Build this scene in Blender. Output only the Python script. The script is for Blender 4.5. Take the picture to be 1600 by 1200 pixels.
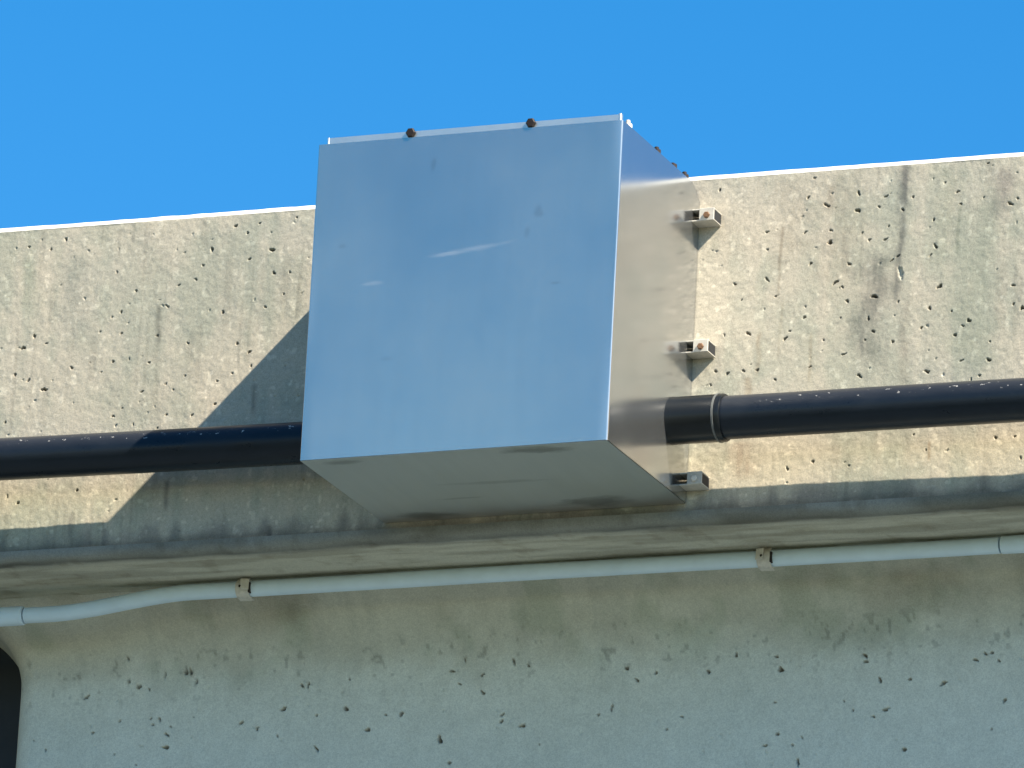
import bpy, bmesh, math, random
import numpy as np
from mathutils import Vector, Matrix

for o in list(bpy.data.objects):
    bpy.data.objects.remove(o)
SC = bpy.context.scene
COL = SC.collection
random.seed(7)
RNG = np.random.default_rng(11)

# ------------------------------------------------------------------ camera
# world: x along the parapet, y into it (fascia plane is y = 0), z up; metres
CAM = np.array([6.28900987, -14.48339568, -4.61940348])
FWD = np.array([-0.36816683, 0.8812463, 0.29640874])
RGT = np.array([0.92772665, 0.36926468, 0.05446888])
UPV = np.array([0.06145278, -0.29503993, 0.95350669])
FPX = 14000.0                                    # focal length in pixels of the 1600 px photograph
cam = bpy.data.cameras.new('camera')
cam.sensor_width = 36.0
cam.lens = FPX / 1600.0 * 36.0
cam.clip_start = 0.1
cam.clip_end = 3000.0
cam_o = bpy.data.objects.new('camera', cam)
COL.objects.link(cam_o)
cam_o.matrix_world = Matrix(((RGT[0], UPV[0], -FWD[0], CAM[0]),
                             (RGT[1], UPV[1], -FWD[1], CAM[1]),
                             (RGT[2], UPV[2], -FWD[2], CAM[2]),
                             (0, 0, 0, 1)))
SC.camera = cam_o
SC.render.resolution_x, SC.render.resolution_y = 1024, 768

# ------------------------------------------------------------------ sun, sky, exposure
LDIR = Vector((-2.22, 1.0, -2.25)).normalized()  # the way the sunlight travels
TO_SUN = -LDIR
SUN_EL = math.asin(TO_SUN.z)
SUN_ROT = math.atan2(TO_SUN.x, TO_SUN.y)
world = bpy.data.worlds.new('World')
SC.world = world
world.use_nodes = True
wn, wl = world.node_tree.nodes, world.node_tree.links
wn.clear()
w_out = wn.new('ShaderNodeOutputWorld')
w_bg = wn.new('ShaderNodeBackground')
w_sky = wn.new('ShaderNodeTexSky')
w_sky.sky_type = 'NISHITA'
w_sky.sun_disc = False
w_sky.sun_elevation = SUN_EL
w_sky.sun_rotation = SUN_ROT
w_sky.altitude = 0.0
w_sky.air_density = 1.0
w_sky.dust_density = 0.0
w_sky.ozone_density = 2.0
w_hsv = wn.new('ShaderNodeHueSaturation')
w_hsv.inputs['Saturation'].default_value = 1.48
wl.new(w_sky.outputs[0], w_hsv.inputs['Color'])
wl.new(w_hsv.outputs[0], w_bg.inputs[0])
w_bg.inputs[1].default_value = 0.075
wl.new(w_bg.outputs[0], w_out.inputs[0])

sun = bpy.data.lights.new('sun', 'SUN')
sun.energy = 5.0
sun.angle = math.radians(0.53)
sun.color = (1.0, 0.905, 0.73)
sun_o = bpy.data.objects.new('sun', sun)
COL.objects.link(sun_o)
sun_o.location = TO_SUN * 30
sun_o.rotation_euler = LDIR.to_track_quat('-Z', 'Y').to_euler()

SC.view_settings.view_transform = 'Standard'
SC.view_settings.look = 'None'
SC.view_settings.exposure = 1.32
SC.view_settings.gamma = 1.0
SC.view_settings.use_curve_mapping = False


# ------------------------------------------------------------------ helpers
def on_y(px, py, y=0.0):
    """the point of the plane y = const that the photograph's pixel shows"""
    d = FWD + RGT * (px - 800) / FPX - UPV * (py - 600) / FPX
    t = (y - CAM[1]) / d[1]
    p = CAM + d * t
    return p[0], p[2]


def lattice_noise(x, y, sx, sy, seed):
    r = np.random.default_rng(seed)
    N = 512
    g = r.random((N, N))
    u, v = x / sx + 1000.0, y / sy + 1000.0
    i, j = np.floor(u).astype(int), np.floor(v).astype(int)
    fu, fv = u - i, v - j
    fu, fv = fu * fu * (3 - 2 * fu), fv * fv * (3 - 2 * fv)
    a, b = g[i % N, j % N], g[(i + 1) % N, j % N]
    c, d = g[i % N, (j + 1) % N], g[(i + 1) % N, (j + 1) % N]
    return (a * (1 - fu) + b * fu) * (1 - fv) + (c * (1 - fu) + d * fu) * fv


def fbm(x, y, s, octaves, seed, ax=1.0):
    t, a, w = 0, 1.0, 0
    for k in range(octaves):
        t = t + a * lattice_noise(x, y, s * ax, s, seed + k)
        w += a
        a *= 0.55
        s *= 0.5
    return t / w


def smooth(a, b, x):
    t = np.clip((x - a) / (b - a), 0, 1)
    return t * t * (3 - 2 * t)


def link(o, parent=None):
    COL.objects.link(o)
    if parent is not None:
        o.parent = parent
    return o


def tag(o, label=None, cat=None, group=None, kind=None):
    if label: o['label'] = label
    if cat: o['category'] = cat
    if group: o['group'] = group
    if kind: o['kind'] = kind
    return o


def thing(name, loc, label, cat, group=None):
    o = bpy.data.objects.new(name, None)
    o.location = loc
    o.empty_display_size = 0.05
    link(o)
    return tag(o, label, cat, group)


def obj(name, bm, mat, parent=None, smooth_shade=False, loc=None):
    me = bpy.data.meshes.new(name)
    bmesh.ops.recalc_face_normals(bm, faces=bm.faces[:])
    bm.to_mesh(me)
    bm.free()
    if smooth_shade:
        for p in me.polygons:
            p.use_smooth = True
    me.materials.append(mat)
    o = bpy.data.objects.new(name, me)
    if loc is not None:
        o.location = loc
    return link(o, parent)


def auto_smooth(o, deg=35):
    me = o.data
    for p in me.polygons:
        p.use_smooth = True
    me.set_sharp_from_angle(angle=math.radians(deg))
    return o


def box(bm, x0, x1, y0, y1, z0, z1, bev=0.0, seg=2):
    r = bmesh.ops.create_cube(bm, size=1.0)
    vs = r['verts']
    for v in vs:
        v.co = Vector(((x0 + x1) / 2 + v.co.x * (x1 - x0), (y0 + y1) / 2 + v.co.y * (y1 - y0),
                       (z0 + z1) / 2 + v.co.z * (z1 - z0)))
    if bev:
        es = list({e for v in vs for e in v.link_edges})
        bmesh.ops.bevel(bm, geom=es, offset=bev, segments=seg, affect='EDGES', profile=0.5)
    return bm


def lathe_x(bm, prof, n=48, axis='x', origin=(0, 0, 0)):
    """prof: list of (along, radius); turned about the given axis"""
    rings = []
    for a, r in prof:
        ring = []
        for k in range(n):
            t = 2 * math.pi * k / n
            c, s = r * math.cos(t), r * math.sin(t)
            p = {'x': (a, c, s), 'y': (c, a, s), 'z': (c, s, a)}[axis]
            ring.append(bm.verts.new(Vector(p) + Vector(origin)))
        rings.append(ring)
    for A, B in zip(rings, rings[1:]):
        for k in range(n):
            bm.faces.new((A[k], A[(k + 1) % n], B[(k + 1) % n], B[k]))
    bm.faces.new(rings[0][::-1])
    bm.faces.new(rings[-1])
    return bm


def tube(bm, pts, r, n=24, caps=True):
    rings = []
    P = [Vector(p) for p in pts]
    for i, p in enumerate(P):
        d = (P[min(i + 1, len(P) - 1)] - P[max(i - 1, 0)]).normalized()
        u = d.cross(Vector((0, 1, 0))).normalized()
        v = d.cross(u).normalized()
        rings.append([bm.verts.new(p + u * r * math.cos(2 * math.pi * k / n) + v * r * math.sin(2 * math.pi * k / n))
                      for k in range(n)])
    for A, B in zip(rings, rings[1:]):
        for k in range(n):
            bm.faces.new((A[k], A[(k + 1) % n], B[(k + 1) % n], B[k]))
    if caps:
        bm.faces.new(rings[0][::-1])
        bm.faces.new(rings[-1])
    return bm


# ------------------------------------------------------------------ materials
def new_mat(name):
    m = bpy.data.materials.new(name)
    m.use_nodes = True
    nt = m.node_tree
    return m, nt.nodes, nt.links, nt.nodes['Principled BSDF']


def add_noise(N, L, scale, detail=4, rough=0.6, vec=None, stretch=None):
    n = N.new('ShaderNodeTexNoise')
    n.inputs['Scale'].default_value = scale
    n.inputs['Detail'].default_value = detail
    n.inputs['Roughness'].default_value = rough
    if vec is not None:
        if stretch:
            mp = N.new('ShaderNodeMapping')
            mp.inputs['Scale'].default_value = stretch
            L.new(vec, mp.inputs['Vector'])
            vec = mp.outputs[0]
        L.new(vec, n.inputs['Vector'])
    return n


def ramp(N, L, src, stops):
    r = N.new('ShaderNodeValToRGB')
    el = r.color_ramp.elements
    while len(el) < len(stops):
        el.new(0.5)
    for e, (p, c) in zip(el, stops):
        e.position = p
        e.color = c if len(c) == 4 else (*c, 1)
    L.new(src, r.inputs[0])
    return r


def mix(N, L, fac, a, b, mode='MIX'):
    m = N.new('ShaderNodeMix')
    m.data_type = 'RGBA'
    m.blend_type = mode
    for sock, val in ((m.inputs[0], fac), (m.inputs[6], a), (m.inputs[7], b)):
        if hasattr(val, 'is_linked') or isinstance(val, bpy.types.NodeSocket):
            L.new(val, sock)
        elif isinstance(val, (int, float)):
            sock.default_value = val
        else:
            sock.default_value = (*val, 1)
    return m.outputs[2]


def concrete(name, base, alt, use_attr=True, bump=0.6, grain=1.0):
    m, N, L, b = new_mat(name)
    tc = N.new('ShaderNodeTexCoord')
    v = tc.outputs['Object']
    n1 = add_noise(N, L, 3.0, 5, 0.65, v)
    n2 = add_noise(N, L, 130.0, 6, 0.75, v)
    n3 = add_noise(N, L, 420.0, 2, 0.6, v)
    r1 = ramp(N, L, n1.outputs[0], [(0.35, (0, 0, 0)), (0.68, (1, 1, 1))])
    c = mix(N, L, r1.outputs[0], base, alt)
    r2 = ramp(N, L, n2.outputs[0], [(0.28, (1 - 0.2 * grain,) * 3), (0.5, (1, 1, 1)), (0.74, (1 + 0.18 * grain, 1 + 0.17 * grain, 1 + 0.14 * grain))])
    c = mix(N, L, 1.0, c, r2.outputs[0], 'MULTIPLY')
    r3 = ramp(N, L, n3.outputs[0], [(0.3, (0.86, 0.86, 0.86)), (0.7, (1.12, 1.12, 1.12))])
    c = mix(N, L, 1.0, c, r3.outputs[0], 'MULTIPLY')
    if use_attr:
        at = N.new('ShaderNodeAttribute')
        at.attribute_name = 'stain'
        c = mix(N, L, 1.0, c, at.outputs['Color'], 'MULTIPLY')
    L.new(c, b.inputs['Base Color'])
    b.inputs['Roughness'].default_value = 0.9
    b.inputs['Specular IOR Level'].default_value = 0.25
    bp = N.new('ShaderNodeBump')
    bp.inputs['Strength'].default_value = bump
    bp.inputs['Distance'].default_value = 0.0015
    L.new(n2.outputs[0], bp.inputs['Height'])
    L.new(bp.outputs[0], b.inputs['Normal'])
    return m


M_FASCIA = concrete('weathered_parapet_concrete', (0.475, 0.418, 0.335), (0.405, 0.378, 0.312))
M_BEAM = concrete('beam_concrete', (0.665, 0.655, 0.575), (0.605, 0.60, 0.525), bump=0.22, grain=0.55)
M_PLAIN = concrete('plain_concrete', (0.40, 0.38, 0.33), (0.36, 0.35, 0.31), use_attr=False)


def steel(name, base=(0.50, 0.52, 0.54), rough=0.165, smears=(), flat=False, runs=0.045):
    m, N, L, b = new_mat(name)
    tc = N.new('ShaderNodeTexCoord')
    v = tc.outputs['Object']
    n1 = add_noise(N, L, 4.0, 4, 0.6, v)
    n2 = add_noise(N, L, 60.0, 4, 0.6, v)
    n3 = add_noise(N, L, 5.0, 1, 0.5, v, (1, 1, 18))
    r = ramp(N, L, n1.outputs[0], [(0.3, (rough - 0.03,) * 3), (0.7, (rough + 0.05,) * 3)])
    n4 = add_noise(N, L, 3.0, 5, 0.7, v, (14, 1, 1.2))            # faint rain runs
    c = mix(N, L, n1.outputs[0], tuple(x * 0.94 for x in base), tuple(min(1, x * 1.05) for x in base))
    r2 = ramp(N, L, n2.outputs[0], [(0.18, (0.90, 0.90, 0.90)), (0.28, (1, 1, 1))])
    c = mix(N, L, 1.0, c, r2.outputs[0], 'MULTIPLY')
    r4 = ramp(N, L, n4.outputs[0], [(0.30, (1 - runs,) * 3), (0.65, (1.01, 1.01, 1.01))])
    c = mix(N, L, 1.0, c, r4.outputs[0], 'MULTIPLY')
    rough_sock = r.outputs[0]
    film = []
    for (cx, cz, lx, lz, ang, k) in smears:      # dried smears and scuffs on the sheet
        mp = N.new('ShaderNodeMapping')
        mp.vector_type = 'TEXTURE'
        mp.inputs['Location'].default_value = (cx, cz, 0) if flat else (cx, 0, cz)
        mp.inputs['Rotation'].default_value = (0, 0, ang) if flat else (0, ang, 0)
        mp.inputs['Scale'].default_value = (lx, lz, 5.0) if flat else (lx, 5.0, lz)
        nz = add_noise(N, L, 22.0, 5, 0.7, v, (0.5, 1, 1.6))
        vm = N.new('ShaderNodeVectorMath')
        vm.operation = 'LENGTH'
        L.new(v, mp.inputs[0])
        L.new(mp.outputs[0], vm.inputs[0])
        ad = N.new('ShaderNodeMath')
        ad.operation = 'ADD'
        L.new(vm.outputs['Value'], ad.inputs[0])
        L.new(nz.outputs[0], ad.inputs[1])
        rr = ramp(N, L, ad.outputs[0], [(0.70, (abs(k),) * 3), (1.30, (0, 0, 0))])
        tgt = (0.86, 0.86, 0.84) if k > 0 else (0.20, 0.19, 0.175)
        c = mix(N, L, rr.outputs[0], c, tgt)
        mk = N.new('ShaderNodeMath')
        mk.operation = 'MULTIPLY'
        mk.inputs[1].default_value = 0.9
        L.new(rr.outputs[0], mk.inputs[0])
        if k > 0:
            film.append(mk.outputs[0])
    L.new(c, b.inputs['Base Color'])
    L.new(rough_sock, b.inputs['Roughness'])
    met = 0.93
    if film:                                     # a dull film is less metallic than the bare sheet
        prev = None
        for f_ in film:
            sb = N.new('ShaderNodeMath')
            sb.operation = 'SUBTRACT'
            sb.use_clamp = True
            if prev is None:
                sb.inputs[0].default_value = met
            else:
                L.new(prev, sb.inputs[0])
            L.new(f_, sb.inputs[1])
            prev = sb.outputs[0]
        L.new(prev, b.inputs['Metallic'])
    else:
        b.inputs['Metallic'].default_value = met
    bp = N.new('ShaderNodeBump')
    bp.inputs['Strength'].default_value = 0.008
    bp.inputs['Distance'].default_value = 0.001
    L.new(n3.outputs[0], bp.inputs['Height'])
    L.new(bp.outputs[0], b.inputs['Normal'])
    return m


def simple(name, col, rough=0.5, metal=0.0, var=0.2, scale=80.0, bump=0.1, spec=0.5):
    m, N, L, b = new_mat(name)
    tc = N.new('ShaderNodeTexCoord')
    n = add_noise(N, L, scale, 4, 0.6, tc.outputs['Object'])
    c = mix(N, L, n.outputs[0], tuple(x * (1 - var) for x in col), tuple(min(1, x * (1 + var)) for x in col))
    L.new(c, b.inputs['Base Color'])
    b.inputs['Roughness'].default_value = rough
    b.inputs['Metallic'].default_value = metal
    b.inputs['Specular IOR Level'].default_value = spec
    bp = N.new('ShaderNodeBump')
    bp.inputs['Strength'].default_value = bump
    bp.inputs['Distance'].default_value = 0.001
    L.new(n.outputs[0], bp.inputs['Height'])
    L.new(bp.outputs[0], b.inputs['Normal'])
    return m


def pipe_paint(name):
    m, N, L, b = new_mat(name)
    tc = N.new('ShaderNodeTexCoord')
    v = tc.outputs['Object']
    n1 = add_noise(N, L, 26.0, 5, 0.65, v, (0.5, 1, 1))
    n2 = add_noise(N, L, 120.0, 4, 0.65, v, (0.6, 1, 1))
    c = mix(N, L, n1.outputs[0], (0.006, 0.009, 0.015), (0.014, 0.020, 0.030))
    glints = ramp(N, L, n2.outputs[0], [(0.615, (0, 0, 0)), (0.67, (1, 1, 1))])
    geo = N.new('ShaderNodeNewGeometry')
    sep = N.new('ShaderNodeSeparateXYZ')
    L.new(geo.outputs['Normal'], sep.inputs[0])
    up = ramp(N, L, sep.outputs['Z'], [(0.30, (0, 0, 0)), (0.42, (1, 1, 1)), (0.62, (1, 1, 1)), (0.74, (0, 0, 0))])   # sun glints painted into the colour keep to this upper line
    chip_or_glint = mix(N, L, 1.0, glints.outputs[0], up.outputs[0], 'MULTIPLY')
    dust = ramp(N, L, sep.outputs['Z'], [(0.1, (0, 0, 0)), (0.9, (0.5, 0.5, 0.5))])
    c = mix(N, L, dust.outputs[0], c, (0.05, 0.05, 0.055))
    c = mix(N, L, chip_or_glint, c, (0.42, 0.41, 0.40))
    b.inputs['Specular IOR Level'].default_value = 0.24
    L.new(c, b.inputs['Base Color'])
    r = ramp(N, L, n1.outputs[0], [(0.3, (0.24, 0.24, 0.24)), (0.7, (0.46, 0.46, 0.46))])
    L.new(r.outputs[0], b.inputs['Roughness'])
    bp = N.new('ShaderNodeBump')
    bp.inputs['Strength'].default_value = 0.35
    bp.inputs['Distance'].default_value = 0.0015
    L.new(n1.outputs[0], bp.inputs['Height'])
    L.new(bp.outputs[0], b.inputs['Normal'])
    return m


M_PIPE = pipe_paint('black_pipe')
M_COUPLER = simple('black_coupler', (0.008, 0.010, 0.012), 0.28, 0, 0.3, 40, 0.2, 0.28)
M_RING = simple('worn_coupler_edge', (0.09, 0.095, 0.095), 0.6, 0, 0.2, 60)
M_CONDUIT = simple('pale_grey_conduit', (0.58, 0.70, 0.80), 0.45, 0, 0.12, 22, 0.05)
M_GALV = simple('galvanised_clip', (0.58, 0.54, 0.48), 0.55, 0.15, 0.35, 110, 0.25)
M_BRACKET = simple('zinc_bracket', (0.44, 0.415, 0.37), 0.5, 0.0, 0.30, 120, 0.3)
M_BOLT = simple('dark_rusted_bolt', (0.020, 0.013, 0.011), 0.6, 0.3, 0.5, 200, 0.3)
M_RUST = simple('rusty_screw', (0.16, 0.085, 0.045), 0.7, 0.3, 0.5, 200, 0.3)
M_SHADE = simple('black_for_shade', (0.012, 0.014, 0.018), 0.7, 0, 0.4, 30, 0.3)  # black that stands in for the shade inside openings
M_STEEL = steel('brushed_stainless_sheet')
M_LIP = steel('dull_lid_lip', (0.74, 0.74, 0.72), 0.42)
M_UNDER = steel('dusty_stainless_underside', (0.50, 0.49, 0.47), 0.34, flat=True,
                smears=((0.44, -0.372, 0.15, 0.055, 0.1, -0.85), (0.07, -0.372, 0.08, 0.032, 0, -0.7), (0.10, -0.03, 0.13, 0.06, 0.1, -0.8),
                        (0.30, -0.20, 0.2, 0.02, 0.05, -0.35), (0.44, -0.05, 0.18, 0.065, 0.0, -0.8), (0.2, -0.12, 0.12, 0.015, 0.0, -0.4)))

# ------------------------------------------------------------------ the ground
m, N, L, b = new_mat('grass')
tc = N.new('ShaderNodeTexCoord')
n1 = add_noise(N, L, 0.35, 6, 0.6, tc.outputs['Object'])
n2 = add_noise(N, L, 9.0, 5, 0.7, tc.outputs['Object'])
c = mix(N, L, n1.outputs[0], (0.035, 0.055, 0.02), (0.085, 0.09, 0.045))
c = mix(N, L, 0.5, c, n2.outputs[0], 'OVERLAY')
L.new(c, b.inputs['Base Color'])
b.inputs['Roughness'].default_value = 0.95
GZ = -6.2
bm = bmesh.new()
bmesh.ops.create_grid(bm, x_segments=8, y_segments=8, size=1500)
for vtx in bm.verts:
    vtx.co.z = GZ
tag(obj('ground', bm, m), kind='structure')
M_BOUNCE_PAVE = concrete('bounce_pavement_concrete', (0.118, 0.145, 0.155), (0.095, 0.118, 0.128), use_attr=False)
bm = bmesh.new()
box(bm, -60, 60, -7.5, 0.9, GZ - 0.2, GZ + 0.10, 0.01, 1)  # unseen strip, added and tinted to bounce light up to the soffit
tag(obj('bounce_pavement', bm, M_BOUNCE_PAVE), kind='structure')


# ------------------------------------------------------------------ concrete sheets with real air voids
def grid_mesh(name, X, Y, Z, colr, mat, parent):
    """X, Y, Z, colr: (rows, columns) arrays -> one mesh with a stain colour at each vertex"""
    nr, nc = X.shape
    me = bpy.data.meshes.new(name)
    nv = nr * nc
    me.vertices.add(nv)
    co = np.stack([X, Y, Z], -1).astype(np.float32).ravel()
    me.vertices.foreach_set('co', co)
    idx = np.arange(nv).reshape(nr, nc)
    q = np.stack([idx[:-1, :-1], idx[:-1, 1:], idx[1:, 1:], idx[1:, :-1]], -1).reshape(-1, 4)
    nf = len(q)
    me.loops.add(nf * 4)
    me.loops.foreach_set('vertex_index', q.astype(np.int32).ravel())
    me.polygons.add(nf)
    me.polygons.foreach_set('loop_start', np.arange(0, nf * 4, 4, dtype=np.int32))
    me.polygons.foreach_set('loop_total', np.full(nf, 4, dtype=np.int32))
    me.polygons.foreach_set('use_smooth', np.ones(nf, dtype=bool))
    me.update(calc_edges=True)
    at = me.color_attributes.new('stain', 'FLOAT_COLOR', 'POINT')
    rgba = np.ones((nv, 4), np.float32)
    rgba[:, :3] = colr.reshape(-1, 3)
    at.data.foreach_set('color', rgba.ravel())
    me.materials.append(mat)
    o = bpy.data.objects.new(name, me)
    return link(o, parent)


def x_columns(x0, x1, step, far0, far1):
    left = x0 - np.geomspace(0.01, x0 - far0, 40)[::-1]
    right = x1 + np.geomspace(0.01, far1 - x1, 40)
    return np.concatenate([left, np.arange(x0, x1, step), right])


# air voids of the cast face, from the photograph: (pixel x, pixel y, width px, elongation, angle deg)
V = []


def voids(off, sc, items):
    for it in items:
        x, y, s = it[:3]
        el = it[3] if len(it) > 3 else random.uniform(1.1, 2.3)
        an = it[4] if len(it) > 4 else random.uniform(-85, 60)
        V.append((off[0] + x * sc, off[1] + y * sc, s * sc, el, an))


voids((0, 300), 0.3125, [
    (330, 237, 14), (255, 287, 10), (145, 275, 11), (1360, 290, 22, 1.5, -20), (1180, 170, 14, 1.6, 40), (1298, 157, 10),
    (1237, 205, 14, 1.5, 40), (1483, 127, 11), (1060, 287, 16, 1.5, -50), (1015, 367, 13), (1248, 335, 13), (1368, 405, 17, 1.8, -55),
    (1450, 402, 11), (1418, 510, 11), (1325, 575, 14, 1.8, -45), (978, 437, 12), (895, 465, 13, 1.6, 0), (680, 495, 13, 1, 0),
    (585, 402, 12), (837, 572, 13), (785, 718, 13, 1.5, 10), (1112, 602, 15, 1.8, -60), (605, 600, 12, 2.6, 80), (560, 625, 9),
    (608, 707, 12), (172, 722, 16, 1.4, 90), (115, 780, 22, 1.5, 25), (230, 757, 12), (357, 880, 14), (75, 915, 15, 1.2, 0),
    (140, 942, 17, 2, 30), (218, 988, 24, 2.4, 2), (565, 848, 14, 1.8, -25), (645, 835, 10), (745, 853, 12, 1.6, -40),
    (1185, 757, 14, 1.8, -50), (1245, 800, 16, 2.2, 20), (1255, 870, 11, 2.4, -75), (1160, 907, 10), (923, 918, 11), (828, 960, 11),
    (865, 987, 10), (710, 998, 11), (1075, 1060, 13), (960, 1115, 12), (565, 1120, 12), (665, 1163, 11), (500, 700, 9), (450, 853, 9),
    (610, 1080, 9), (830, 1115, 9), (940, 757, 11), (1085, 945, 10), (505, 900, 9), (785, 1180, 10)])
voids((1100, 240), 1 / 3, [
    (75, 170, 13, 3.5, 88), (520, 115, 10), (487, 207, 13, 1.1, 0), (580, 245, 20, 2.6, -30), (725, 185, 17, 1.8, -60), (722, 268, 19, 1.8, -30),
    (820, 248, 12), (855, 200, 14, 2.8, 8), (980, 203, 10), (930, 262, 13, 1.5, -50), (1130, 135, 10), (1190, 178, 15, 2.2, 0), (1330, 45, 10),
    (1435, 235, 18, 2.0, -30), (1470, 210, 11), (1203, 235, 12), (1075, 310, 13), (295, 368, 13, 1.5, -10), (298, 450, 9), (472, 370, 11),
    (593, 360, 13, 1.7, -35), (590, 415, 19, 1.2, 0), (742, 372, 10), (775, 405, 13, 1.7, 0), (850, 403, 13, 1.8, 20), (1085, 435, 16, 3, -45),
    (1060, 478, 12), (910, 480, 12), (880, 500, 11, 2.8, 35), (500, 515, 15, 1.6, 40), (680, 518, 16, 2.0, -40), (615, 605, 18, 1.9, 35),
    (648, 625, 12), (295, 590, 15, 3.4, -42), (145, 612, 13, 2, -20), (338, 668, 10), (670, 690, 15, 1.4, -40), (800, 670, 23, 1.9, -28),
    (770, 775, 13), (792, 833, 15, 1.4, 0), (470, 768, 14, 1.2, -20), (1105, 622, 20, 1.7, 15), (1057, 725, 15), (1018, 815, 13), (1240, 783, 17, 1.4, -30),
    (1213, 808, 10), (1175, 850, 14, 2.2, 0), (885, 882, 14, 2, -50), (1450, 617, 15, 2.2, -25), (1490, 722, 20, 1.7, -50), (1450, 705, 11),
    (205, 843, 16, 2, -40), (380, 868, 17, 2.2, 30), (403, 832, 9), (655, 940, 13), (725, 1040, 18, 2.0, -35), (1045, 1022, 19, 2, -25),
    (1332, 967, 17, 1.3, -50), (1290, 1040, 12), (1250, 1060, 10), (1207, 970, 11), (497, 1000, 11), (250, 1015, 14, 1.5, -60), (185, 1018, 12),
    (110, 1030, 15, 2, 25), (53, 1020, 12), (333, 1060, 11), (30, 1085, 11), (560, 875, 9), (910, 693, 11), (755, 873, 9), (1160, 740, 9),
    (475, 718, 9), (640, 770, 9), (865, 340, 10), (1310, 205, 8), (1340, 880, 9), (175, 685, 8), (95, 850, 9, 2.4, -60)])
voids((1000, 560), 0.375, [(613, 460, 11, 3, -75), (720, 430, 11, 2, -60), (870, 447, 8), (1480, 330, 11), (1560, 325, 9), (1585, 415, 10), (1190, 380, 8)])
voids((0, 600), 0.4, [(300, 415, 11), (70, 465, 12), (440, 125, 9), (650, 120, 8), (20, 150, 8)])
V_FASCIA = V
V = []
voids((0, 900), 0.25, [
    (540, 760, 20, 2.6, 42), (805, 655, 17, 2.2, -35), (868, 695, 20, 1.1, 0), (868, 622, 12), (933, 708, 13, 1.6, -60), (1035, 620, 13),
    (1165, 605, 24, 1.7, 25), (1195, 605, 22, 1.3, 60), (1230, 660, 18, 1.3, 50), (580, 980, 14, 1.3, 0), (752, 905, 12), (998, 897, 15, 1.8, -75),
    (945, 890, 11), (955, 932, 11), (1040, 990, 19, 2.2, -38), (1035, 1072, 24, 3.0, -18), (285, 1088, 13), (1505, 920, 18, 2.2, 50),
    (815, 520, 15), (1065, 942, 11), (1207, 880, 9), (715, 1115, 10), (210, 1030, 10), (850, 1180, 9)])
voids((400, 850), 0.375, [
    (192, 590, 12, 2.6, -60), (218, 588, 11, 2.6, 70), (115, 687, 15, 2.2, 25), (375, 687, 15, 1.8, -45), (465, 775, 15, 1.3, 0), (605, 708, 14, 1.2, 60),
    (765, 815, 20, 1.8, 85), (873, 480, 12, 1.5, -30), (912, 508, 9), (818, 530, 12, 2.4, 0), (945, 545, 10), (848, 583, 9), (945, 620, 13, 1.7, -60),
    (1075, 490, 14, 1.6, -50), (1025, 712, 10), (1022, 740, 12, 1.3, 20), (1110, 757, 14, 2.2, 30), (1545, 518, 13), (1588, 568, 12, 1.6, -20),
    (1482, 685, 13, 3, 85), (1427, 712, 9), (253, 855, 13, 2.2, -50), (805, 912, 12), (1135, 508, 9), (252, 715, 8), (540, 712, 8), (5, 770, 11),
    (90, 800, 8), (390, 565, 7), (1180, 835, 7)])
voids((1000, 850), 0.375, [
    (285, 533, 12, 1.1, 0), (67, 537, 10), (585, 523, 19, 1.4, 20), (570, 468, 11), (1000, 565, 13, 1.6, -70), (1125, 563, 11), (1265, 580, 17, 2.4, 20),
    (1440, 457, 11, 2, -30), (1467, 453, 10), (1400, 483, 13, 1.6, -20), (1518, 653, 13, 1.6, 60), (1023, 690, 15, 2.8, 3), (972, 720, 10),
    (573, 792, 12), (522, 840, 11, 2, 0), (635, 838, 9), (675, 807, 8), (1100, 857, 15, 2.6, 5), (940, 465, 15), (940, 490, 13), (400, 465, 12),
    (657, 910, 15, 5, -82), (1495, 488, 10), (560, 660, 8), (887, 695, 8), (110, 773, 8), (175, 720, 8), (850, 655, 7), (1465, 770, 7)])
V_BEAM = V
PXM = 852.0                                         # photograph pixels in a metre at the parapet


def carve(xs, zs, D, spots, step, colr=None):
    """push each air void into the depth map D (rows z, columns x)"""
    for (cx, cz, w, el, an, dep) in spots:
        a, bb = w / 2 * math.sqrt(el), w / 2 / math.sqrt(el)
        R_ = a * 1.7
        i0, i1 = np.searchsorted(xs, (cx - R_, cx + R_))
        k0, k1 = sorted((np.searchsorted(zs, cz - R_), np.searchsorted(zs, cz + R_)))
        if i1 - i0 < 2 or k1 - k0 < 2:
            continue
        gx, gz = np.meshgrid(xs[i0:i1] - cx, zs[k0:k1] - cz)
        ca, sa = math.cos(math.radians(an)), math.sin(math.radians(an))
        u, v = (gx * ca + gz * sa) / a, (-gx * sa + gz * ca) / bb
        th = np.arctan2(v, u)
        ph = cx * 91.7 + cz * 57.3
        rr = np.sqrt(u * u + v * v) / (1 + 0.26 * np.sin(2 * th + ph) + 0.22 * np.sin(3 * th + 2.3 * ph) + 0.12 * np.sin(5 * th + 1.7 * ph))
        rr = rr * (0.72 + 0.56 * lattice_noise(gx + cx, gz + cz, 0.0035, 0.0035, 301))
        h = dep * np.clip(1.25 - rr ** 3, 0, 1)
        D[k0:k1, i0:i1] = np.maximum(D[k0:k1, i0:i1], h)
        if colr is not None:
            colr[k0:k1, i0:i1] *= 1 - np.clip(1.5 - rr, 0, 1)[..., None] * np.array([0.58, 0.64, 0.68])


def spots_from_pixels(lst, yplane, grow=1.0):
    out = []
    for (px, py, w, el, an) in lst:
        x, z = on_y(px, py, yplane)
        w = w / PXM * grow
        out.append((x, z, w, el, an, min(0.018, w * 1.4)))
    return out


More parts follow.
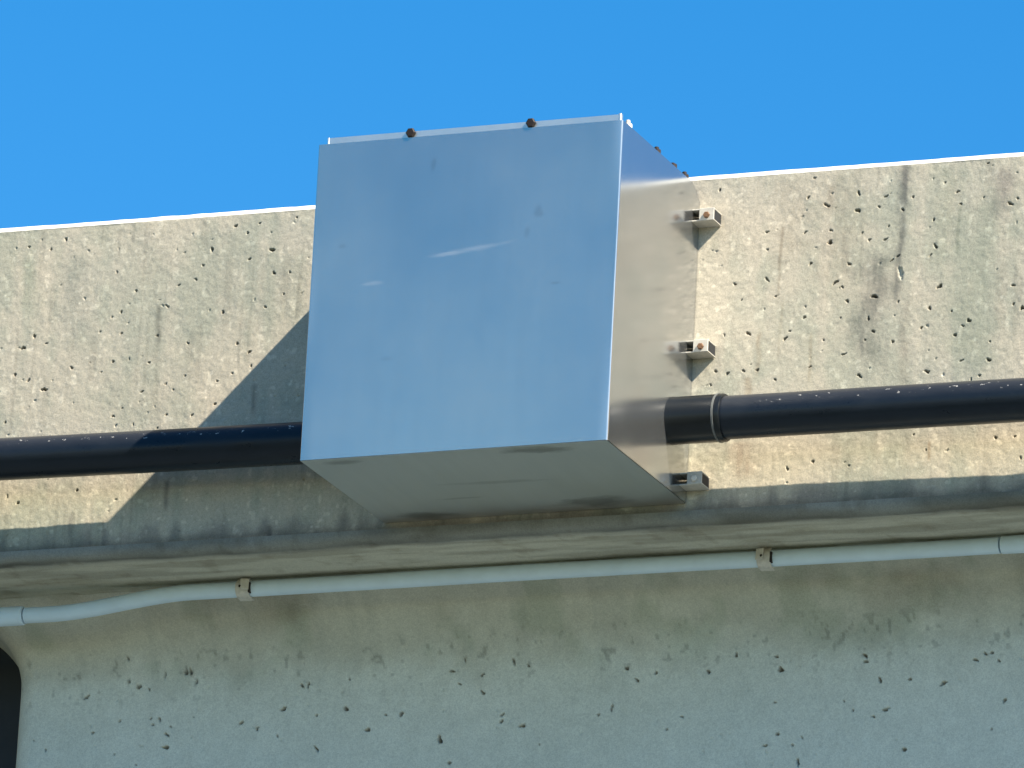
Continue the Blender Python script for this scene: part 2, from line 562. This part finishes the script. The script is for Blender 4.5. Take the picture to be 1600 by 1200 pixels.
def random_spots(n, x0, x1, z0, z1, wmin, wmax):
    return [(random.uniform(x0, x1), random.uniform(z0, z1), wmin + (wmax - wmin) * random.random() ** 3,
             random.uniform(1, 2.2), random.uniform(-80, 80), random.uniform(0.0015, 0.003)) for _ in range(n)]


def streak(colr, xs, zs, px, py0, py1, w, tint, yplane=0.0, lean=0.0):
    """a run-down stain between two pixel heights of the photograph"""
    x0, z0 = on_y(px, py0, yplane)
    x1, z1 = on_y(px - (py1 - py0) * 0.055 + lean, py1, yplane)
    w = w / PXM
    gx, gz = np.meshgrid(xs, zs)
    t = (z0 - gz) / (z0 - z1)
    cx = x0 + (x1 - x0) * t
    wob = (lattice_noise(gx * 0, gz, 1, 0.03, int(px)) - 0.5) * w * 0.6
    f = np.exp(-((gx - cx - wob) / (w * 0.55)) ** 2) * smooth(-0.08, 0.10, t) * (1 - smooth(0.75, 1.12, t))
    f = f * (0.55 + 0.75 * lattice_noise(gx, gz, 0.006, 0.03, int(px) + 5))
    f = np.clip(f, 0, 1)[..., None]
    colr *= 1 - f * (1 - np.array(tint))


parapet = thing('concrete_parapet', (0.3, 0.15, -0.03),
                'weathered beige concrete parapet with air voids and a bright chamfered top edge', 'parapet')
INV = Matrix.Translation(-parapet.location)


def keep_world(o):
    o.matrix_parent_inverse = INV.copy() if o.parent is parapet else Matrix.Translation(-o.parent.location)
    return o


ZT, ZB, CT, CB = 0.6325, -0.0115, 0.0115, 0.022
xs = x_columns(-1.05, 1.5, 0.0016, -9.0, 9.0)
zs = np.arange(ZB, ZT - CT + 1e-6, 0.0016)
gx, gz = np.meshgrid(xs, zs)
D = np.zeros_like(gx)
col = np.ones(gx.shape + (3,))
relief = (fbm(gx, gz, 0.012, 3, 3) - 0.5) * 0.0011 + (fbm(gx, gz, 0.10, 3, 13) - 0.5) * 0.0016
carve(xs, zs, D, spots_from_pixels(V_FASCIA, 0.0, 0.88), 0.0016, col)
carve(xs, zs, D, random_spots(220, -1.05, 1.5, 0.0, 0.61, 0.0028, 0.005), 0.0016)
mot = fbm(gx, gz, 0.16, 4, 31)                      # greenish weathering that runs downwards
run = fbm(gx, gz, 0.035, 3, 41) * 0.4 + lattice_noise(gx, gz, 0.02, 0.5, 47) * 0.35 + lattice_noise(gx, gz, 0.07, 0.7, 48) * 0.25
g = smooth(0.42, 0.66, mot * 0.5 + run * 0.5)[..., None]
col *= 1 - g * (1 - np.array([0.80, 0.86, 0.86]))
thin = smooth(0.62, 0.85, lattice_noise(gx, gz, 0.009, 0.35, 53) * smooth(0.3, 0.7, lattice_noise(gx, gz, 0.05, 0.12, 54)))[..., None]
col *= 1 - thin * 0.12
warm = smooth(0.45, 0.75, fbm(gx, gz, 0.3, 3, 61) * 0.6 + (1 - smooth(0.0, 0.45, gz)) * 0.4)[..., None]
col *= 1 + warm * (np.array([1.13, 1.10, 1.05]) - 1)  # mottled warm tone; lower down it paints in bounced light
light = smooth(0.70, 0.80, fbm(gx, gz, 0.012, 2, 71))[..., None]
col *= 1 + light * 0.25
foot = (1 - smooth(-0.014, 0.03, gz + (lattice_noise(gx, gz, 0.02, 0.2, 81) - 0.5) * 0.03))[..., None]  # edge stain, bluish to deepen the pipe's shadow band in the colour
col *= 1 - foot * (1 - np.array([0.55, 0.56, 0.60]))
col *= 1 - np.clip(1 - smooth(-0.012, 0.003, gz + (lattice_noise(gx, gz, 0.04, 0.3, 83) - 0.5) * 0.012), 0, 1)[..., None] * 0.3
for a in ((1412, 250, 330, 16, (0.45, 0.46, 0.50)), (1408, 330, 480, 12, (0.52, 0.53, 0.56)), (1366, 400, 580, 46, (0.60, 0.62, 0.64)), (1376, 400, 520, 26, (0.82, 0.83, 0.84)),
          (1222, 352, 470, 5, (0.66, 0.64, 0.62)), (1222, 470, 560, 5, (0.85, 0.84, 0.82)), (1268, 520, 600, 6, (0.80, 0.76, 0.72)),
          (1572, 262, 340, 28, (0.68, 0.67, 0.70)), (1540, 300, 600, 70, (0.86, 0.89, 0.88)), (1480, 260, 420, 34, (0.88, 0.90, 0.88)), (1320, 270, 460, 60, (0.88, 0.87, 0.86)), (1240, 280, 420, 50, (0.88, 0.87, 0.86)), (1500, 320, 400, 5, (0.76, 0.78, 0.76)), (1298, 290, 330, 14, (0.82, 0.81, 0.80)),
          (1416, 470, 620, 14, (0.82, 0.80, 0.80)), (1187, 520, 590, 7, (0.84, 0.78, 0.74)), (250, 478, 540, 8, (0.55, 0.56, 0.57)),
          (246, 540, 660, 9, (0.82, 0.83, 0.83)), (467, 430, 500, 5, (0.72, 0.72, 0.72)), (120, 400, 540, 36, (0.76, 0.80, 0.82)),
          (48, 405, 490, 22, (0.86, 0.90, 0.88)), (232, 380, 450, 22, (0.88, 0.90, 0.90)), (400, 600, 650, 8, (0.6, 0.6, 0.6)),
          (262, 750, 800, 8, (0.62, 0.62, 0.64)), (420, 820, 860, 12, (0.65, 0.65, 0.68)), (110, 805, 850, 10, (0.7, 0.7, 0.72)),
          (165, 810, 860, 8, (0.66, 0.66, 0.68)), (10, 800, 860, 10, (0.7, 0.7, 0.7)), (1158, 690, 750, 34, (0.80, 0.74, 0.72)),
          (1452, 690, 720, 4, (0.8, 0.7, 0.62)), (1168, 590, 620, 10, (0.72, 0.66, 0.6))):
    streak(col, xs, zs, *a)
cx, cz = on_y(1407, 425)                            # a bright spalled chip
chip_or_glint = np.exp(-(((gx - cx + (gz - cz) * 0.25) / 0.005) ** 2 + ((gz - cz) / 0.015) ** 2)) * (0.5 + lattice_noise(gx, gz, 0.004, 0.006, 97))
D = np.maximum(D, 0.004 * smooth(0.3, 0.7, chip_or_glint))
col *= 1 + smooth(0.25, 0.6, chip_or_glint)[..., None] * 0.35
Y = D + relief
Y[0, :] = 0
Y[-1, :] = 0
for _ in range(420):                                # pale grains of aggregate that lie open in the skin
    fx, fz, fw = random.uniform(-1.0, 1.45), random.uniform(0.0, 0.61), 0.0012 + 0.0022 * random.random() ** 3
    i0, i1 = np.searchsorted(xs, (fx - 0.006, fx + 0.006))
    k0, k1 = np.searchsorted(zs, (fz - 0.006, fz + 0.006))
    gg = np.exp(-(((xs[i0:i1] - fx) / fw)[None, :] ** 2 + ((zs[k0:k1] - fz) / fw)[:, None] ** 2))
    col[k0:k1, i0:i1] *= 1 + 0.55 * gg[..., None]
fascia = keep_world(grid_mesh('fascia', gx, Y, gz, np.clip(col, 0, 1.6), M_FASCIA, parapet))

# top chamfer, top, back
m_top, N, L, b = new_mat('bare_top_edge_concrete')
n1 = add_noise(N, L, 60.0, 4, 0.6)
c = mix(N, L, n1.outputs[0], (0.58, 0.56, 0.50), (0.72, 0.70, 0.64))
L.new(c, b.inputs['Base Color'])
b.inputs['Roughness'].default_value = 0.85
ex = np.concatenate([[-9.0], np.arange(-1.1, 1.5, 0.012), [9.0]])
prof = [(0.0, ZT - CT), (CT, ZT), (0.30, ZT)]
PX = np.stack([ex] * 3)
PY = np.stack([np.full_like(ex, p[0]) for p in prof])
PZ = np.stack([np.full_like(ex, p[1]) for p in prof])
PY[0] += 0
PZ[1] += (lattice_noise(ex, ex * 0, 0.02, 1, 5) - 0.5) * 0.0012
PZ[1, 0] = PZ[1, -1] = ZT
top_edge = keep_world(grid_mesh('top_edge', PX, PY, PZ, np.ones(PX.shape + (3,)), m_top, parapet))
for p in top_edge.data.polygons:
    p.use_smooth = False
# bottom chamfer and soffit
ex = x_columns(-1.05, 1.5, 0.006, -9.0, 9.0)
prof = [(0.0, ZB)] + [(CB * (1 - math.cos(t)), ZB - CB * math.sin(t)) for t in np.radians((18, 36, 54, 72, 90))] + [(y, ZB - CB) for y in np.arange(0.028, 0.26, 0.006)]
PX = np.stack([ex] * len(prof))
PY = np.stack([np.full_like(ex, p[0]) for p in prof])
PZ = np.stack([np.full_like(ex, p[1]) for p in prof])
nz = lattice_noise(PX, PY, 0.05, 0.02, 7)
PZ[2:7] += (nz[2:7] - 0.5) * 0.005
PZ[7:] += (fbm(PX[7:], PY[7:], 0.05, 3, 9) - 0.5) * 0.003
scol = np.ones(PX.shape + (3,))
scol *= np.array([0.79, 0.77, 0.73])
long_run = fbm(PX, PY, 0.022, 4, 23, 9.0)             # grime drawn out along the soffit
scol *= 1 - smooth(0.42, 0.68, long_run)[..., None] * np.array([0.26, 0.27, 0.28])
spot = smooth(0.60, 0.74, fbm(PX, PY, 0.03, 3, 27))[..., None]
scol *= 1 - spot * np.array([0.16, 0.18, 0.20])
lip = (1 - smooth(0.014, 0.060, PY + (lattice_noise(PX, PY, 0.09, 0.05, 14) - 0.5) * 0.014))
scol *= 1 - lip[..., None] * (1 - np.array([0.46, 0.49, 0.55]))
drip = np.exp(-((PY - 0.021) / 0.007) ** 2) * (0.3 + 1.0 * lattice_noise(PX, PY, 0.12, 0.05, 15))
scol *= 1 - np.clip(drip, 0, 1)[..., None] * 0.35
blot = smooth(0.5, 0.75, fbm(PX, PY, 0.09, 4, 19, 2.5))[..., None]
scol *= 1 - blot * (1 - np.array([0.80, 0.78, 0.74]))
soffit = keep_world(grid_mesh('soffit', PX, PY, PZ, scol, M_BEAM, parapet))
bm = bmesh.new()
box(bm, -9, 9, 0.285, 0.3, -0.03, ZT - 0.004)
keep_world(obj('back_face', bm, M_PLAIN, parapet))

# ------------------------------------------------------------------ the beam under the parapet
beam = thing('concrete_beam', (0.3, 0.6, GZ), 'shaded grey concrete beam under the parapet, pitted with dark air voids', 'beam')
YW = 0.33
curve = [(0.224, -0.028)]
H0 = 0.125                                          # the haunch turns from the soffit into the face
for t in np.linspace(0, 1, 40):
    a = t * math.pi / 2
    curve.append((0.226 + (YW - 0.226) * math.sin(a) ** 1.15, -0.0335 - H0 * (1 - math.cos(a)) ** 0.9 - 0.03 * t))
zl = curve[-1][1]
zrow = np.concatenate([np.arange(zl - 0.002, -0.56, -0.002), np.geomspace(0.57, -GZ + 0.05, 24) * -1])
cy = np.array([p[0] for p in curve] + [YW] * len(zrow))
czz = np.array([p[1] for p in curve] + list(zrow))
xs = x_columns(-0.95, 1.5, 0.002, -1.2, 9.0)
XE, RC = -0.888, 0.045                              # the rounded end by the joint
gx, gz = np.meshgrid(xs, czz)
gy = np.repeat(cy[:, None], len(xs), 1)
D = np.zeros_like(gx)
col = np.ones(gx.shape + (3,))
zs_up = czz[::-1]
Dr, cr = D[::-1], col[::-1]
carve(xs, zs_up, Dr, [s for s in spots_from_pixels(V_BEAM, YW, 1.12)], 0.002, cr)
carve(xs, zs_up, Dr, random_spots(120, -0.85, 1.5, -0.5, -0.15, 0.003, 0.006), 0.002)
gy = gy + D + (fbm(gx, gz, 0.03, 3, 103) - 0.5) * 0.0012
bro = smooth(-0.215, -0.135, gz + (fbm(gx, gz, 0.07, 4, 111) - 0.5) * 0.11)
col *= 1 - bro[..., None] * (1 - np.array([0.80, 0.785, 0.76]))
dirt = smooth(0.50, 0.70, fbm(gx, gz, 0.14, 4, 117, 2.2)) * smooth(-0.15, -0.07, gz)
col *= 1 - dirt[..., None] * (1 - np.array([0.78, 0.74, 0.71]))
mould = smooth(0.52, 0.72, fbm(gx, gz, 0.10, 4, 127)) * smooth(-0.22, -0.14, gz)
col *= 1 - mould[..., None] * (1 - np.array([0.84, 0.87, 0.84]))
runs = smooth(0.55, 0.80, lattice_noise(gx, gz, 0.018, 0.5, 137) * 0.6 + lattice_noise(gx, gz, 0.05, 0.9, 138) * 0.4) * smooth(-0.36, -0.10, gz)
col *= 1 - runs[..., None] * np.array([0.07, 0.065, 0.06])
fine = fbm(gx, gz, 0.02, 3, 141)
col *= (0.93 + 0.14 * fine)[..., None]
dots = smooth(0.70, 0.80, fbm(gx, gz, 0.012, 2, 131)) * smooth(-0.26, -0.17, gz) * (1 - smooth(-0.15, -0.1, gz))
col *= 1 - dots[..., None] * 0.3
t = np.clip((XE + RC - gx) / RC, 0, 1)
gy = gy + RC * (1 - np.sqrt(np.clip(1 - t * t, 0, 1)))
gy = np.where(gx < XE, gy + (XE - gx) * 3.0, gy)
flare = 0.065 * np.clip((gz + 0.165) / 0.12, 0, 1.2) ** 2
gx = gx - flare * (1 - smooth(-0.85, -0.55, gx))
col *= 1 - (t * (gx > XE - 0.2))[..., None] * (1 - np.array([0.80, 0.74, 0.68]))  # shading of the rounded end put into the colour
keep_world(grid_mesh('face', gx, gy, gz, np.clip(col, 0, 1.5), M_BEAM, beam))

jt = thing('expansion_joint', (-1.1, 0.45, GZ), 'black sheet standing for the shade inside the expansion joint at the rounded left end of the beam', 'joint')
bm = bmesh.new()
box(bm, -1.6, -0.80, 0.44, 0.52, GZ, -0.036, 0.004)  # black sheet painted for the shade in the open gap
keep_world(obj('shade_sheet', bm, M_SHADE, jt))

# ------------------------------------------------------------------ the stainless enclosure
W, DB, HB = 0.5933, 0.3982, 0.600
enc = thing('metal_enclosure', (0, 0, 0), 'square stainless steel box bolted to the parapet, pipes entering both sides', 'metal box')
enc.rotation_euler = (0, -0.0045, 0)
M_FRONT = steel('brushed_stainless_front', (0.70, 0.625, 0.545), 0.22, runs=0.02,
                smears=((0.33, 0.378, 0.17, 0.015, -0.10, 0.10), (0.27, 0.370, 0.09, 0.011, -0.06, 0.08), (0.125, 0.325, 0.045, 0.010, -0.03, 0.08),
                        (0.23, 0.545, 0.012, 0.035, 0.1, -0.2), (0.44, 0.44, 0.02, 0.03, 0, -0.2), (0.48, 0.30, 0.03, 0.008, 0, -0.2), (0.42, 0.40, 0.012, 0.03, 0.2, -0.15), (0.06, 0.40, 0.02, 0.012, 0, -0.15), (0.16, 0.18, 0.03, 0.008, 0, -0.12)))
R = 0.0035
TH = 0.0015
# front panel: one slightly bowed sheet with both vertical edges bent round
us = np.linspace(R, W - R, 33)
cols = [(R - R * math.cos(a), R - R * math.sin(a), 0.0) for a in np.linspace(0, math.pi / 2, 6)[:-1]]
cols += [(u, 0.0, 1 - ((u - W / 2) / (W / 2 - R)) ** 2) for u in us]
cols += [(W - R + R * math.sin(a), R - R * math.cos(a), 0.0) for a in np.linspace(0, math.pi / 2, 6)[1:]]
rows = np.linspace(0, HB, 33)
X = np.array([[c_[0] for c_ in cols] for z in rows])
Zp = np.array([[z for c_ in cols] for z in rows])
Yp = np.array([[-DB + c_[1] - 0.0040 * max(0.0, c_[2]) ** 0.7 * (1 - ((z - HB / 2) / (HB / 2)) ** 2) for c_ in cols] for z in rows])
Yp += (fbm(X, Zp, 0.3, 2, 201) - 0.5) * 0.0014 * (Yp < -DB + 1e-4)
grid_mesh('front_panel', X, Yp, Zp, np.ones(X.shape + (3,)), M_FRONT, enc)


def side_panel(x, out):
    y0, n = -DB + R + 0.0002, 20
    ys = np.linspace(y0, -0.001, n)
    zr = np.linspace(0.0, HB, 25)
    Xs = np.array([[x + out * (0.0022 * (1 - (2 * (y - y0) / (-y0) - 1) ** 2) * (1 - (2 * z / HB - 1) ** 2)) for y in ys] for z in zr])
    Ys = np.array([[y for y in ys] for z in zr])
    Zs = np.array([[min(z, HB - max(0, (y + 0.035)) * 0.75) for y in ys] for z in zr])
    return grid_mesh('side_panel', Xs, Ys, Zs, np.ones(Xs.shape + (3,)), M_STEEL, enc)


side_panel(W, 1)
side_panel(0.0, -1)
bm = bmesh.new()
box(bm, 0.0012, W - 0.0012, -DB + 0.001, -0.001, -0.001, 0.0008, 0.0004, 1)
obj('bottom_panel', bm, M_UNDER, enc)
# lid: flat sheet with an upstanding front lip
bm = bmesh.new()
box(bm, 0.003, W - 0.003, -DB + 0.004, -0.036, HB - 0.003, HB - 0.0005)
box(bm, 0.003, W - 0.003, -0.0365, -0.0015, HB - 0.030, HB - 0.0275)
box(bm, 0.003, W - 0.003, -0.0385, -0.0366, HB - 0.0272, HB - 0.0031)
lid = obj('lid', bm, M_STEEL, enc)
bm = bmesh.new()
box(bm, 0.018, W - 0.006, -DB + 0.003, -DB + 0.006, HB - 0.001, HB + 0.0125, 0.0006, 1)
box(bm, W - 0.010, W - 0.005, -DB + 0.0025, -DB + 0.012, HB - 0.001, HB + 0.0145, 0.0008, 1)
box(bm, 0.016, 0.020, -DB + 0.0025, -DB + 0.012, HB - 0.001, HB + 0.0135, 0.0008, 1)
obj('front_lip', bm, M_LIP, lid)


def hexbolt(axis, r, h, shank=0.0):
    bm = bmesh.new()
    rr = r
    lathe_x(bm, [(0, rr * 1.02), (h * 0.8, rr), (h, rr * 0.82)], 6, axis)
    if shank:
        lathe_x(bm, [(h * 0.9, rr * 0.5), (h + shank, rr * 0.5), (h + shank + 0.001, rr * 0.38)], 14, axis)
    return bm


for bx in (0.181, 0.415):
    o = obj('bolt', hexbolt('y', 0.0092, -0.007), M_BOLT, lid, loc=(bx, -DB + 0.003, HB + 0.0085))
for i, (by, dz) in enumerate(((-0.350, 0.012), (-0.205, 0.010), (-0.122, 0.007), (-0.062, 0.010))):
    obj('bolt', hexbolt('z', 0.0085, 0.010, dz - 0.006), M_BOLT if i else M_GALV, lid, loc=(W - 0.0095, by, HB - 0.0006))

# three mounting brackets: short channel stubs that stand out at the right edge, each with its bolt
for k, zc in enumerate((0.537, 0.285, 0.034)):
    h, w_, dpt, t = 0.0240, 0.036, 0.042, 0.0028
    bm = bmesh.new()
    box(bm, W + 0.007, W + w_, -dpt, -dpt + t, zc - h / 2, zc + h / 2, 0.0008, 1)               # front web
    box(bm, W - 0.0201, W + w_ - 0.0003, -dpt + t - 0.0002, -0.001, zc + h / 2 - t, zc + h / 2 - 0.0002, 0.0006, 1)   # upper flange
    box(bm, W - 0.0201, W + w_ - 0.0003, -dpt + t - 0.0002, -0.001, zc - h / 2 + 0.0002, zc - h / 2 + t, 0.0006, 1)   # lower flange
    bmesh.ops.translate(bm, verts=bm.verts[:], vec=(0.008, 0, 0))
    br = obj('mounting_bracket', bm, M_BRACKET, enc)
    if k == 2:
        br['label'] = 'lowest bracket, dark in the shadow of the pipe'
    obj('bolt', hexbolt('y', 0.0062, -0.004, 0), M_RUST if k < 2 else M_GALV, br, loc=(W + 0.030, -dpt - 0.0002, zc - 0.002))
    bm = bmesh.new()
    box(bm, W + 0.016, W + 0.0428, -dpt + t + 0.0004, -0.0015, zc - h / 2 + t + 0.0004, zc + h / 2 - t - 0.0004)  # black fill that imitates the shade inside the open channel end
    obj('shade_block', bm, M_SHADE, br)

# ------------------------------------------------------------------ the black pipes
RP, YP = 0.0395, -0.090


def pipe_thing(xa, za, xb, zb, label):
    t = thing('drain_pipe', ((xa + xb) / 2, YP, (za + zb) / 2), label, 'pipe', 'black pipe runs')
    bm = bmesh.new()
    n = 90
    tube(bm, [(xa + (xb - xa) * i / n, YP + 0.0008 * math.sin(i * 0.4), za + (zb - za) * i / n + 0.0006 * math.sin(i * 0.23)) for i in range(n + 1)], RP, 48)
    o = keep_world(obj('pipe_run', bm, M_PIPE, t, True))
    auto_smooth(o)
    return t


pl = pipe_thing(-5.0, 0.190, 0.03, 0.132, 'black pipe running left from the metal box, partly in its shadow')
pr = pipe_thing(W - 0.03, 0.1315, 6.0, 0.105, 'black pipe with a thicker coupler running right from the metal box')
bm = bmesh.new()
RK = 0.0440
lathe_x(bm, [(W - 0.012, RK), (W + 0.006, RK), (W + 0.010, RK - 0.0006), (W + 0.090, RK - 0.0004), (W + 0.094, RK + 0.0002), (W + 0.102, RK),
             (W + 0.1045, RK - 0.0015), (W + 0.1046, RP - 0.002)], 64, 'x', (0, YP, 0.1312))
cp = keep_world(obj('coupler', bm, M_COUPLER, pr))
auto_smooth(cp)
bm = bmesh.new()
prof = [(W + 0.0895, RK - 0.001), (W + 0.090, RK + 0.0007), (W + 0.0935, RK + 0.0012), (W + 0.0945, RK - 0.001)]
lathe_x(bm, prof, 64, 'x', (0, YP, 0.1312))
rg = obj('coupler_rim', bm, M_RING, cp)
auto_smooth(rg)

# ------------------------------------------------------------------ the pale conduit under the soffit
YC, ZC, RCN = 0.188, -0.0526, 0.0152
cd = thing('conduit', (0.1, YC, ZC), 'pale blue-grey plastic conduit running below the parapet, bent at its left end', 'conduit')


def conduit_z(x):
    return ZC + 0.0005 * math.sin(x * 5) - 0.031 * float(smooth(0.46, 0.75, -x))


pts = [(x, YC - 0.010 * float(smooth(0.46, 0.75, -x)), conduit_z(x)) for x in np.arange(-0.80, 1.135, 0.012)]
bm = bmesh.new()
tube(bm, pts, RCN, 28)
auto_smooth(keep_world(obj('tube', bm, M_CONDUIT, cd, True)))
bm = bmesh.new()
tube(bm, [(-3.0, YC - 0.010, conduit_z(-1)), (-0.84, YC - 0.010, conduit_z(-1))], RCN, 28)
auto_smooth(keep_world(obj('tube', bm, M_CONDUIT, cd, True)))
bm = bmesh.new()
lathe_x(bm, [(-0.860, RCN + 0.001), (-0.858, RCN + 0.0032), (-0.806, RCN + 0.0032), (-0.803, RCN + 0.001)], 32, 'x', (0, YC - 0.010, conduit_z(-1)))
auto_smooth(keep_world(obj('coupling', bm, M_CONDUIT, cd)))
bm = bmesh.new()
lathe_x(bm, [(1.1355, RCN - 0.002), (1.136, RCN + 0.0012), (1.22, RCN + 0.0022), (1.221, RCN)], 32, 'x', (0, YC, ZC))
auto_smooth(keep_world(obj('coupling', bm, M_CONDUIT, cd)))
bm = bmesh.new()
tube(bm, [(1.22, YC, ZC), (5, YC, ZC)], RCN, 28)
auto_smooth(keep_world(obj('tube', bm, M_CONDUIT, cd, True)))


def clip_thing(x, label, flip):
    z = conduit_z(x)
    t = thing('conduit_clip', (x, YC, z), label, 'clip', 'conduit clips')
    hw, ro, ri = 0.0132, RCN + 0.0035, RCN + 0.0008
    bm = bmesh.new()
    # saddle: bent strip round the front and underside, ending in an upright tab by the soffit
    path = [(RCN + 0.004, ro + 0.001)] + [(-ro * math.cos(a), ro * math.sin(a)) for a in np.linspace(math.radians(55), math.radians(-95), 14)] + [(0.012, -ro - 0.001)]
    path[0] = (-0.006, ro + 0.0005)
    th = 0.0022
    va = []
    for i, (py, pz) in enumerate(path):
        q = path[min(i + 1, len(path) - 1)]
        p_ = path[max(i - 1, 0)]
        d = Vector((q[0] - p_[0], q[1] - p_[1])).normalized()
        nrm = Vector((d.y, -d.x))
        row = []
        for sx in (-1, 1):
            wv = hw * (1.0 if i > 3 else 0.9)
            row.append(bm.verts.new((sx * wv, py, pz)))
            row.append(bm.verts.new((sx * wv, py - nrm.x * th, pz - nrm.y * th)))
        va.append(row)
    for A, B in zip(va, va[1:]):
        bm.faces.new((A[0], A[2], B[2], B[0]))
        bm.faces.new((A[1], B[1], B[3], A[3]))
        bm.faces.new((A[0], B[0], B[1], A[1]))
        bm.faces.new((A[2], A[3], B[3], B[2]))
    bm.faces.new((va[0][0], va[0][1], va[0][3], va[0][2]))
    bm.faces.new((va[-1][0], va[-1][2], va[-1][3], va[-1][1]))
    auto_smooth(obj('saddle', bm, M_GALV, t), 40)
    bm = bmesh.new()
    box(bm, -0.008, 0.008, -ro - 0.006, -ro - 0.0035, -0.011, 0.011, 0.0008, 1)
    tabp = obj('tab', bm, M_GALV, t)
    tabp.rotation_euler = (math.radians(-8), 0, math.radians(-14 if flip else 18))
    bm = bmesh.new()
    box(bm, hw - 0.0005, hw + 0.0035, -ro - 0.0005, -ro + 0.012, -0.012, 0.008, 0.001, 1)
    obj('wedge', bm, M_BOLT, t)
    obj('screw', hexbolt('y', 0.0028, -0.0015), M_BOLT, t, loc=(-0.001, -ro - 0.006, -0.001))
    return t


clip_thing(on_y(384, 915, YC)[0], 'galvanised clip on the conduit below the left end of the metal box shadow', False)
clip_thing(on_y(1198, 865, YC)[0], 'galvanised clip on the conduit right of the metal box, screw hole in its tab', True)
